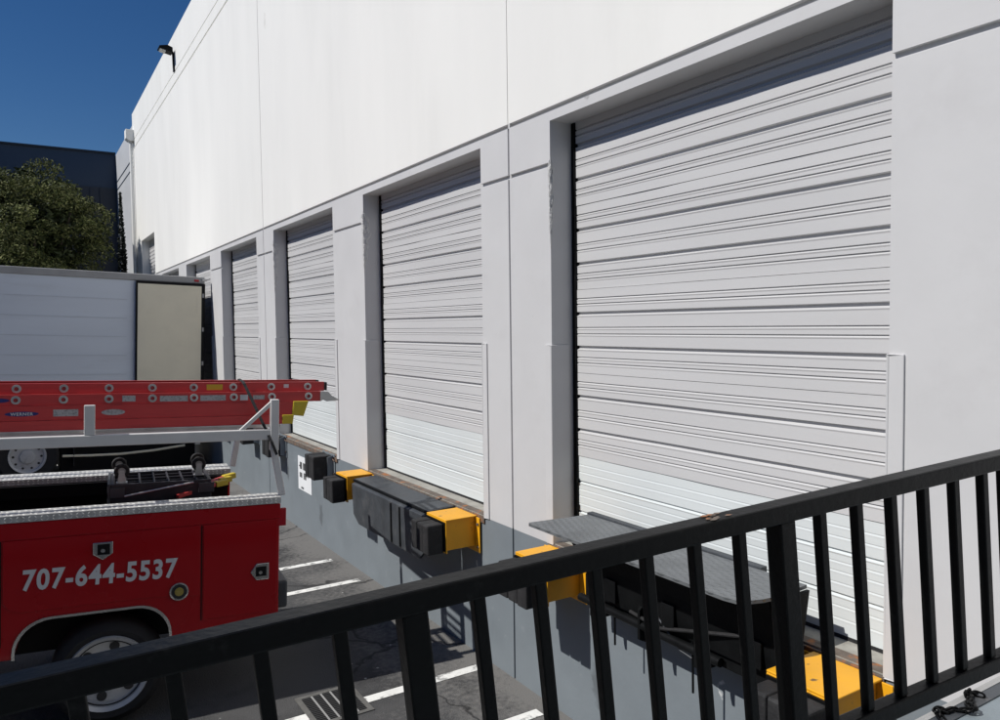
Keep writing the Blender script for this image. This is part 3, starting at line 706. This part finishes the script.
# diamond plate caps
def tread_cap(x0, x1, y0, y1, lip_y):
    q = MB(); q.box(x0, x1, y0, y1, -.004, .003); q.box(x0, x1, lip_y, lip_y + .0045, -.045, .003)
    q.cur = 1; p = .036
    for i in range(int((x1 - x0) / p)):
        for j in range(int((y1 - y0) / p)):
            cx, cy = x0 + (i + .5) * p, y0 + (j + .5) * p; a = R(45) if (i + j) % 2 else R(-45)
            u = Vector((math.cos(a), math.sin(a), 0)); v = Vector((-u.y, u.x, 0)); c = Vector((cx, cy, .003))
            q.grid([[c - u * .018 + Vector((0, 0, .0002))] * 4, [c - u * .006 - v * .0045, c - u * .006 + Vector((0, 0, .0028)), c - u * .006 + Vector((0, 0, .0029)), c - u * .006 + v * .0045],
                    [c + u * .006 - v * .0045, c + u * .006 + Vector((0, 0, .0028)), c + u * .006 + Vector((0, 0, .0029)), c + u * .006 + v * .0045], [c + u * .018 + Vector((0, 0, .0002))] * 4])
        for zz in (-.012, -.034):
            a = R(45) if (i % 2) ^ (zz < -.02) else R(-45); u = Vector((math.cos(a), 0, math.sin(a))); v = Vector((-u.z, 0, u.x)); c = Vector((x0 + (i + .5) * p, lip_y, zz))
            n_ = Vector((0, -.0025, 0))
            q.grid([[c - u * .013] * 3, [c - v * .004, c + n_, c + v * .004], [c + u * .013] * 3])
    return q.build('tread_cap', [M['tread_base'], M['tread']], tk)
tread_cap(-BL, .006, -.008, .175, -.0125)
tread_cap(-BL, -.2, 1.43, 1.735, 1.4245)
q = MB(); q.box(-BL, -.02, .176, .40, -.06, -.046); q.build('box_lid', M['black_trim'], tk)
q = MB(); q.box(-BL, -.22, 1.38, 1.423, -.16, -.05); q.build('box_rim', M['black_trim'], tk)
q = MB(); q.box(-BL, -.02, .401, 1.449, -.62, -.58); q.build('bed_floor', M['black_trim'], tk)
q = MB(); q.box(-BL, -.22, 1.444, 1.4495, -.575, -.05); q.box(-BL, -.02, .4005, .405, -.575, -.05); q.build('bed_liner', M['black_trim'], tk)
q = MB(); q.box(-.05, -.01, .402, 1.44, -.60, -.28); q.build('tailgate', M['red'], tk, bevel=.01)
q = MB(); q.box(-.18, .075, .03, 1.80, -.90, -.68); q.build('rear_bumper', M['dark_steel'], tk, bevel=.02)
# latches
def latch(x, z, rot):
    l = MB(); l.prism([(x - .065, z + .055), (x + .065, z + .055), (x + .065, z - .03), (x, z - .075), (x - .065, z - .03)] if rot == 0 else [(x + .065, z + .065), (x + .065, z - .065), (x - .03, z - .065), (x - .075, z), (x - .03, z + .065)], 'y', -.018, -.0075)
    o = l.build('latch', M['chrome'], tk, bevel=.006)
    l = MB(); l.box(x - .035, x + .045, -.020, -.0185, z - .035, z + .04); p_ = l.build('paddle', M['black_trim'], o)
    l = MB(); l.lathe([(0, -.026), (.014, -.026), (.014, -.0205)], (x, 0, z - .005), 'y', 14); l.build('lock', M['chrome'], o)
latch(-1.237, -.285, 0); latch(-.145, -.572, 1)
fc = MB(); fc.lathe([(.062, -.002), (.066, -.016), (.056, -.018), (.054, -.009), (0, -.009)], (-.73, 0, -.654), 'y', 32); fo = fc.build('filler_cup', M['chrome'], tk, smooth=True)
fc = MB(); fc.lathe([(.053, -.0105), (0, -.0105)], (-.73, 0, -.654), 'y', 32); fc.build('filler_recess', M['ink'], fo)
fc = MB(); fc.lathe([(.031, -.011), (.031, -.022), (0, -.024)], (-.73, 0, -.654), 'y', 24); fc.box(-.755, -.705, -.030, -.0235, -.661, -.647); fc.build('filler_cap', M['brass'], fo)
q = MB(); q.box(-.012, .05, .0, .03, -.23, -.09); q.build('marker_light', M['lamp_red'], tk, bevel=.004)
q = MB(); q.box(.003, .012, .08, .32, -.55, -.25); q.build('tail_light', M['lamp_red'], tk, bevel=.006)
# phone number
def text_mesh(name, body, size, xs, ext, matl, parent, off=0.0):
    cu = bpy.data.curves.new(name, 'FONT'); cu.body = body; cu.size = size; cu.extrude = ext; cu.offset = off; cu.resolution_u = 4; cu.space_character = 1.12
    to = bpy.data.objects.new(name + '_tmp', cu); COL.objects.link(to)
    dg = bpy.context.evaluated_depsgraph_get(); me = bpy.data.meshes.new_from_object(to.evaluated_get(dg)); bpy.data.objects.remove(to)
    o = bpy.data.objects.new(name, me); COL.objects.link(o); me.materials.clear(); me.materials.append(matl); o.parent = parent
    x0 = min(v.co.x for v in me.vertices); x1 = max(v.co.x for v in me.vertices)
    for v in me.vertices: v.co.x = (v.co.x - x0) * xs / (x1 - x0)
    return o
ph = text_mesh('phone_number', '707-644-5537', .195, .985, .0015, M['letter'], tk, .0058)
ph.location = (-1.732, -.0105, -.517); ph.rotation_euler = (R(90), R(1.2), 0)
# shear a touch for the slanted lettering
for v in ph.data.vertices: v.co.x += v.co.y * .03
# wheels
def truck_wheel(x, y, flip):
    wv = MB(); wv.lathe([(.23, .03), (.32, .0), (.365, .03), (.38, .06), (.38, .22), (.365, .25), (.32, .27), (.23, .25)], (0, 0, 0), 'y', 48)
    o = wv.build('wheel', M['tyre'], tk, smooth=True, loc=(x, y, -1.215)); o.rotation_euler = (0, 0, math.pi if flip else 0)
    r = MB(); r.lathe([(.278, .012), (.272, -.004), (.245, .012), (.232, .06), (.17, .075), (.09, .075), (.085, .0), (.06, -.02), (0, -.02)], (0, 0, 0), 'y', 48); r.build('rim', M['rim'], o, smooth=True)
    for i in range(6):
        h = MB(); a = i * math.pi / 3 + .3; h.lathe([(0, .055), (.034, .058), (.034, .075)], (.185 * math.cos(a), 0, .185 * math.sin(a)), 'y', 14)
        h.build('hand_hole', M['ink'], o)
for x in (-1.2, -4.75):
    truck_wheel(x, .03, False); truck_wheel(x, 1.83, True)
MB().tube([(-1.2, .2, -1.24), (-1.2, 1.6, -1.24)], .06, 10).build('axle', M['black_trim'], tk)
q = MB(); q.box(-5.3, -.1, .42, .55, -1.12, -.93); q.box(-5.3, -.1, 1.3, 1.43, -1.12, -.93); q.build('chassis', M['black_trim'], tk)
# cab (ahead of the frame edge)
cabp = [(-2.82, -.98), (-2.82, -.15), (-2.95, .42), (-3.15, .50), (-4.0, .48), (-4.55, .0), (-5.5, -.12), (-5.62, -.35), (-5.62, -.98)] 
q = MB(); q.prism(cabp, 'y', .05, 1.83); q.build('cab', M['red'], tk, bevel=.05)
for y0, y1 in ((.03, .052), (1.828, 1.85)):
    q = MB(); q.prism([(-2.95, -.08), (-3.05, .38), (-3.95, .38), (-4.35, -.02)], 'y', y0, y1); q.build('side_window', M['glass'], tk)
q = MB(); q.box(-2.835, -2.815, .3, 1.6, -.05, .0); q.build('rear_window', M['glass'], tk)
# ladder rack
def rk(name, segs, w_=.05, h=.05):
    q = MB()
    for p_, r_ in segs: q.bar(p_, r_, w_, h, (0, 1, 0) if abs(p_[2] - r_[2]) > .3 else (0, 0, 1))
    return q.build(name, M['white_rack'], tk, bevel=.005)
YN, YF = .10, 1.60
q = MB(); q.box(-3.4, -.0, YN - .025, YN + .025, .447, .529); q.build('side_rail', M['white_rack'], tk, bevel=.006)
q = MB(); q.box(-3.4, -.1, YF - .025, YF + .025, .347, .429); q.build('side_rail', M['white_rack'], tk, bevel=.006)
for x in (-1.365, -3.0):
    q = MB(); q.box(x, x + .07, YN - .022, YN + .022, .53, .745); q.build('upright', M['white_rack'], tk, bevel=.004)
q = MB(); q.box(-.065, -.002, YN - .03, YN + .03, .36, .765); q.build('upright', M['white_rack'], tk, bevel=.004)
q = MB(); q.bar((-.035, YN, .37), (.03, YN - .02, -.0), .05, .05, (0, 1, 0)); q.build('rack_leg', M['white_rack'], tk, bevel=.004)
q = MB(); q.bar((-.10, YF, .36), (-.165, YF - .02, -.0), .05, .06, (0, 1, 0)); q.build('rack_leg', M['white_rack'], tk, bevel=.004)
q = MB(); q.bar((-2.9, YF, .36), (-2.8, YF - .02, -.0), .05, .06, (0, 1, 0)); q.build('rack_leg', M['white_rack'], tk, bevel=.004)
q = MB(); q.bar((-2.9, YN, .46), (-2.8, YN - .02, -.0), .05, .06, (0, 1, 0)); q.build('rack_leg', M['white_rack'], tk, bevel=.004)
q = MB(); q.bar((-.29, YN, .52), (-.05, YN, .745), .03, .03, (0, 1, 0)); q.build('brace', M['white_rack'], tk, bevel=.004)
q = MB(); q.bar((-.30, YF, .38), (-.1, .9, .49), .03, .03); q.build('brace', M['white_rack'], tk, bevel=.004)
for x in (-.07, -1.35, -3.0):
    q = MB(); q.bar((x, YN + .026, .488), (x, YF - .026, .488), .05, .05); q.build('crossbar', M['white_rack'], tk, bevel=.005)
for x in (-.07, -3.0):
    q = MB(); q.box(x - .03, x + .03, YF - .03, YF + .03, .4295, .60); q.build('upright', M['white_rack'], tk, bevel=.004)

def local_thing(name, label, cat, group=None):
    t = thing(name, label, cat, group=group); t.matrix_world = TM; return t
# extension ladder, lying flat on the step ladder
el = local_thing('extension_ladder', 'red fibreglass extension ladder on top of the truck rack', 'ladder')
def channel(x0, x1, y, z0, z1, side, matl, parent, name='rail'):
    """C channel: web at y, flanges pointing inwards (side=+1 towards +y)"""
    q = MB(); th = .006; fl = .034
    q.prism([(y, z0), (y, z1), (y + side * fl, z1), (y + side * fl, z1 - th), (y + side * th, z1 - th), (y + side * th, z0 + th), (y + side * fl, z0 + th), (y + side * fl, z0)], 'x', x0, x1)
    return q.build(name, matl, parent)
channel(-3.9, .415, .335, .812, .888, 1, M['ladder_red'], el); channel(-3.9, .415, .665, .812, .888, -1, M['ladder_red'], el)
channel(-3.9, .385, .295, .728, .811, 1, M['ladder_red'], el); channel(-3.9, .385, .705, .728, .811, -1, M['ladder_red'], el)
for zc, y0, y1 in ((.85, .335, .665), (.772, .295, .705)):
    for k in range(13):
        x = .276 - .297 * k
        q = MB(); q.tube([(x, y0 - .004, zc), (x, y1 + .004, zc)], .016, 10, False)
        q.lathe([(.015, -.010), (.030, -.009), (.031, -.001)], (x, y0, zc), 'y', 16); q.lathe([(.031, .001), (.030, .009), (.015, .010)], (x, y1, zc), 'y', 16)
        q.build('rung', M['alloy'], el, smooth=True)
q = MB(); q.box(.416, .44, .33, .37, .815, .885); q.box(.416, .44, .63, .67, .815, .885); q.build('end_cap', M['black_rubber'], el, bevel=.006)
for y in (.285, .70):
    q = MB(); q.prism([(.375, .81), (.44, .81), (.47, .775), (.54, .735), (.43, .725), (.40, .74), (.375, .73)], 'y', y, y + .028); q.box(.44, .50, y + .005, y + .09, .748, .755); q.build('ladder_shoe', M['alloy'], el, bevel=.004)
# labels on the rails
def sticker(x0, x1, z0, z1, y, matl, oval=False):
    q = MB()
    if oval:
        cx, cz = (x0 + x1) / 2, (z0 + z1) / 2
        q.prism([(cx + (x1 - x0) / 2 * math.cos(a), cz + (z1 - z0) / 2 * math.sin(a)) for a in [k * math.pi / 10 for k in range(20)]], 'y', y - .0015, y - .0005)
    else: q.box(x0, x1, y - .0015, y - .0005, z0, z1)
    return q
YB = .295
sticker(-.97 + .11, -.97 + .31, .745, .79, YB, 0).build('warning_label', M['grey_label'], el)
sticker(-.57, -.38, .745, .79, YB, 0).build('warning_label', M['grey_label'], el)
sticker(-.27, -.21, .745, .79, YB, 0).build('warning_label', M['letter'], el)
sticker(-.17, -.08, .75, .785, YB, 0).build('warning_label', M['grey_label'], el)
sticker(-1.12, -1.03, .75, .795, YB, 0).build('warning_label', M['grey_label'], el)
sticker(-.52, -.40, .828, .872, .335, 0).build('caution_label', M['yellow_label'], el)
sticker(-1.97, -1.84, .755, .785, YB, 0, True).build('maker_badge', M['blue_label'], el)
sticker(.08, .12, .84, .87, .335, 0).build('caution_label', M['letter'], el)
# folded step ladder under it
st = local_thing('step_ladder', 'folded red step ladder with yellow boots under the extension ladder', 'ladder')
channel(-2.9, .16, .285, .622, .727, 1, M['ladder_red'], st); channel(-2.9, .16, .72, .622, .727, -1, M['ladder_red'], st)
channel(-2.9, .09, .275, .548, .620, 1, M['ladder_red'], st); channel(-2.9, .09, .73, .548, .620, -1, M['ladder_red'], st)
q = MB(); q.box(-2.9, .05, .268, .300, .522, .547); q.box(-2.9, .05, .70, .732, .522, .547); q.build('brace_rail', M['alloy'], st, bevel=.003)
for k in range(10):
    x = -.05 - k * .297; q = MB(); q.box(x, x + .075, .292, .713, .66, .69); q.build('step', M['alloy'], st, bevel=.003)
for y in (.278, .69):
    q = MB(); q.prism([(.14, .618), (.15, .732), (.275, .732), (.235, .605)], 'y', y, y + .04); q.build('yellow_boot', M['yellow_label'], st, bevel=.005)
    q = MB(); q.prism([(.06, .546), (.06, .622), (.155, .622), (.145, .546)], 'y', y - .008, y + .032); q.build('yellow_boot', M['yellow_label'], st, bevel=.005)
lb = sticker(-1.87, -1.66, .655, .69, .285, 0, True).build('maker_badge', M['blue_label'], st)
tx = text_mesh('badge_text', 'WERNER', .03, .14, .0006, M['letter'], st, .0006); tx.location = (-1.835, .282, .662); tx.rotation_euler = (R(90), 0, 0)
sticker(-1.57, -1.41, .650, .70, .285, 0).build('warning_label', M['grey_label'], st)
sticker(-1.26, -1.10, .650, .695, .285, 0, True).build('warning_label', M['grey_label'], st)
# tie-down strap
sp = MB(); P_ = [(-.255, .50, .905), (-.25, .33, .897), (-.243, .27, .88), (-.17, .17, .70), (-.06, .055, .43), (-.02, .045, .33)]
for a, b_ in zip(P_[:-1], P_[1:]): sp.bar(a, b_, .022, .006, (0, -1, .2))
so_ = sp.build('tie_strap', M['black_rubber']); so_.matrix_world = TM; tag(so_, 'thin black strap tying the ladders down to the white rack', 'strap')

# upturned cart in the bed
ct = local_thing('platform_cart', 'black platform cart lying upside down in the truck bed', 'cart')
q = MB(); X0, X1, Y0, Y1 = -1.20, -.46, .50, 1.05
q.box(X0, X1, Y0, Y0 + .03, -.10, .085); q.box(X0, X1, Y1 - .03, Y1, -.10, .085)
q.box(X0, X0 + .03, Y0 + .031, Y1 - .031, -.10, .085); q.box(X1 - .03, X1, Y0 + .031, Y1 - .031, -.10, .085)
for i in range(1, 7): x = X0 + (X1 - X0) * i / 7; q.box(x - .008, x + .008, Y0 + .031, Y1 - .031, -.06, .08)
for i in range(1, 4): y = Y0 + (Y1 - Y0) * i / 4; q.box(X0 + .031, X1 - .031, y - .008, y + .008, -.06, .079)
q.box(X0 + .031, X1 - .031, Y0 + .031, Y1 - .031, -.099, -.061)
q.build('deck', M['purple_black'], ct, bevel=.006)
for a, b_, c_, d_, e_, f_ in ((X0, X0 + .10, Y0 - .012, Y0 - .001, -.02, .06), (X1 - .10, X1 + .02, Y0 - .012, Y0 - .001, -.02, .06), (X0 - .02, X0 - .001, Y0 - .012, Y1, -.3, .09)):
    MB().box(a, b_, c_, d_, e_, f_).build('corner_plate', M['dark_steel'], ct, bevel=.003)
for (x, y) in ((X0 + .08, Y0 + .06), (X0 + .06, Y1 - .14), (X1 - .08, Y0 + .22), (X1 - .07, Y1 - .08)):
    q = MB(); q.box(x - .04, x + .04, y - .035, y + .035, .086, .092); q.prism([(x - .03, .0925), (x + .03, .0925), (x + .018, .185), (x - .018, .185)], 'y', y - .022, y - .018); q.prism([(x - .03, .0925), (x + .03, .0925), (x + .018, .185), (x - .018, .185)], 'y', y + .018, y + .022)
    c_ = q.build('caster', M['alloy'], ct)
    q = MB(); q.lathe([(.028, -.016), (.05, -.016), (.057, -.008), (.057, .008), (.05, .016), (.028, .016)], (x, y, .178), 'y', 24); q.build('tyre', M['black_rubber'], c_, smooth=True)
    q = MB(); q.lathe([(0, -.012), (.03, -.012), (.03, .012), (0, .012)], (x, y, .178), 'y', 20); q.build('hub', M['trailer_rail'], c_)
jk = local_thing('folding_stand', 'red folding stand with yellow feet lying beside the black cart', 'tool')
for i, dy in enumerate((0, .06, .12)):
    q = MB(); q.bar((-.72, .46 + dy, -.035), (-.42 + .04 * i, .62 + dy * 1.2, .015 + .012 * i), .035, .03); q.build('tube', M['ladder_red'], jk, bevel=.003)
    q = MB(); q.bar((-.42 + .04 * i, .62 + dy * 1.2, .015 + .012 * i), (-.32 + .04 * i, .665 + dy * 1.25, .022 + .014 * i), .05, .045); q.build('foot', M['yellow_label'], jk, bevel=.005)
pr = MB(); pr.tube([(-1.10, .44, .0), (-.60, .46, .075)], .008, 8); po = pr.build('metal_rod', M['alloy']); po.matrix_world = TM; tag(po, 'thin bright metal rod leaning on the black cart', 'rod')

# ------------------------------------------------------------------ landing, railing, chain
ld = thing('concrete_landing', 'grey painted dock landing at the foot of the black railing', 'landing', (0, 1.475, .205))
q = MB(); q.box(-9, -.006, -7, -.012, 0, 1.243); q.build('slab', M['landing'], ld)
q = MB(); q.box(-9, -.007, -.0115, .0, 0.9, 1.251); q.box(-9, -.007, -.026, -.0118, 1.244, 1.251); q.build('edge_angle', M['trailer_rail'], ld)
q = MB(); q.box(-9, -.008, -.075, -.0265, 1.2435, 1.249); q.build('edge_strip', M['dark_steel'], ld)

RD = Vector((0.99525811, -0.08608229, 0.04528936)); DN = (Vector((0, 0, -1)) + .10 * RD).normalized(); RN = RD.cross(DN).normalized()
RQ = Vector((-1.314, 1.070, 2.512))      # a point on the upper front edge of the top rail
rl = thing('metal_railing', 'black painted steel railing with square balusters in the foreground', 'railing', (-2.0, 1.13, 1.25))
inv = rl.location.copy()
def rbar(name, s0, t0, s1, t1, w_, h, off=0.0, parent=rl, bevel=.004):
    """bar between rail coordinates (s along the rail, t down the balusters)"""
    p_ = RQ + RD * s0 + DN * t0 - inv; q_ = RQ + RD * s1 + DN * t1 - inv
    b_ = MB(); up = RN if abs(s1 - s0) < abs(t1 - t0) else DN
    b_.bar(p_, q_, w_, h, up); return b_.build(name, M['rail'], parent, bevel=bevel)
S0, S1 = -2.6, 1.22
rbar('top_rail', S0, .024, S1, .0215, .052, .043, bevel=.005)
rbar('bottom_rail', S0, .60, S1, .60, .042, .044, bevel=.005)
POST = [-2.369, -1.467, -.565, .337]
for s in POST:
    rbar('post', s, .0425, s, 1.29, .048, .048)
for i, s in enumerate(POST):
    nxt = POST[i + 1] if i + 1 < len(POST) else s + .902
    for k in range(1, 7):
        u = s + (nxt - s) * k / 7
        if u < S1: rbar('baluster', u, .0425, u, .5775, .024, .024, bevel=.003)
q = MB(); rnd = random.Random(4)
for i in range(16):
    s = -.765 + rnd.gauss(0, .022); p_ = RQ + RD * s + DN * (.0 - .0008) - RN * 0 - inv
    a = rnd.uniform(.004, .012)
    c = p_ + RN * rnd.uniform(-.02, .02)
    q.face([c - RD * a, c - RN * a * .5, c + RD * a * 1.3, c + RN * a * .6])
q.build('chipped_paint', M['rust'], rl)

ch = MB(); rnd = random.Random(9)
def chain_path(t):                                     # a short loose pile with a tail
    return Vector((-.40 + .30 * t, -.052 + .030 * math.sin(t * 9.5) + .010 * math.sin(t * 23), 1.2565 + .010 * max(0, math.sin(t * 16))))
NL = 22
for i in range(NL):
    p_ = chain_path(i / NL); d = (chain_path((i + .5) / NL) - chain_path((i - .5) / NL)).normalized()
    sd2 = d.cross(Vector((0, 0, 1))).normalized(); u2 = sd2.cross(d)
    roll = (R(75) if i % 2 else R(12)) + rnd.uniform(-.15, .15); w2 = sd2 * math.cos(roll) + u2 * math.sin(roll)
    loop = [p_ + d * (.0155 * math.cos(k * math.pi / 7) + .005 * (1 if math.cos(k * math.pi / 7) > 0 else -1)) + w2 * (.0105 * math.sin(k * math.pi / 7)) for k in range(15)]
    ch.tube(loop, .0042, 7, False)
co = ch.build('chain', M['rail'], smooth=True, loc=(0, 1.475, .205)); tag(co, 'short black iron chain lying on the landing edge', 'chain')
co.location = (-.17, 1.475, .205)

SC.render.engine = 'CYCLES'
SC.cycles.max_bounces = 8
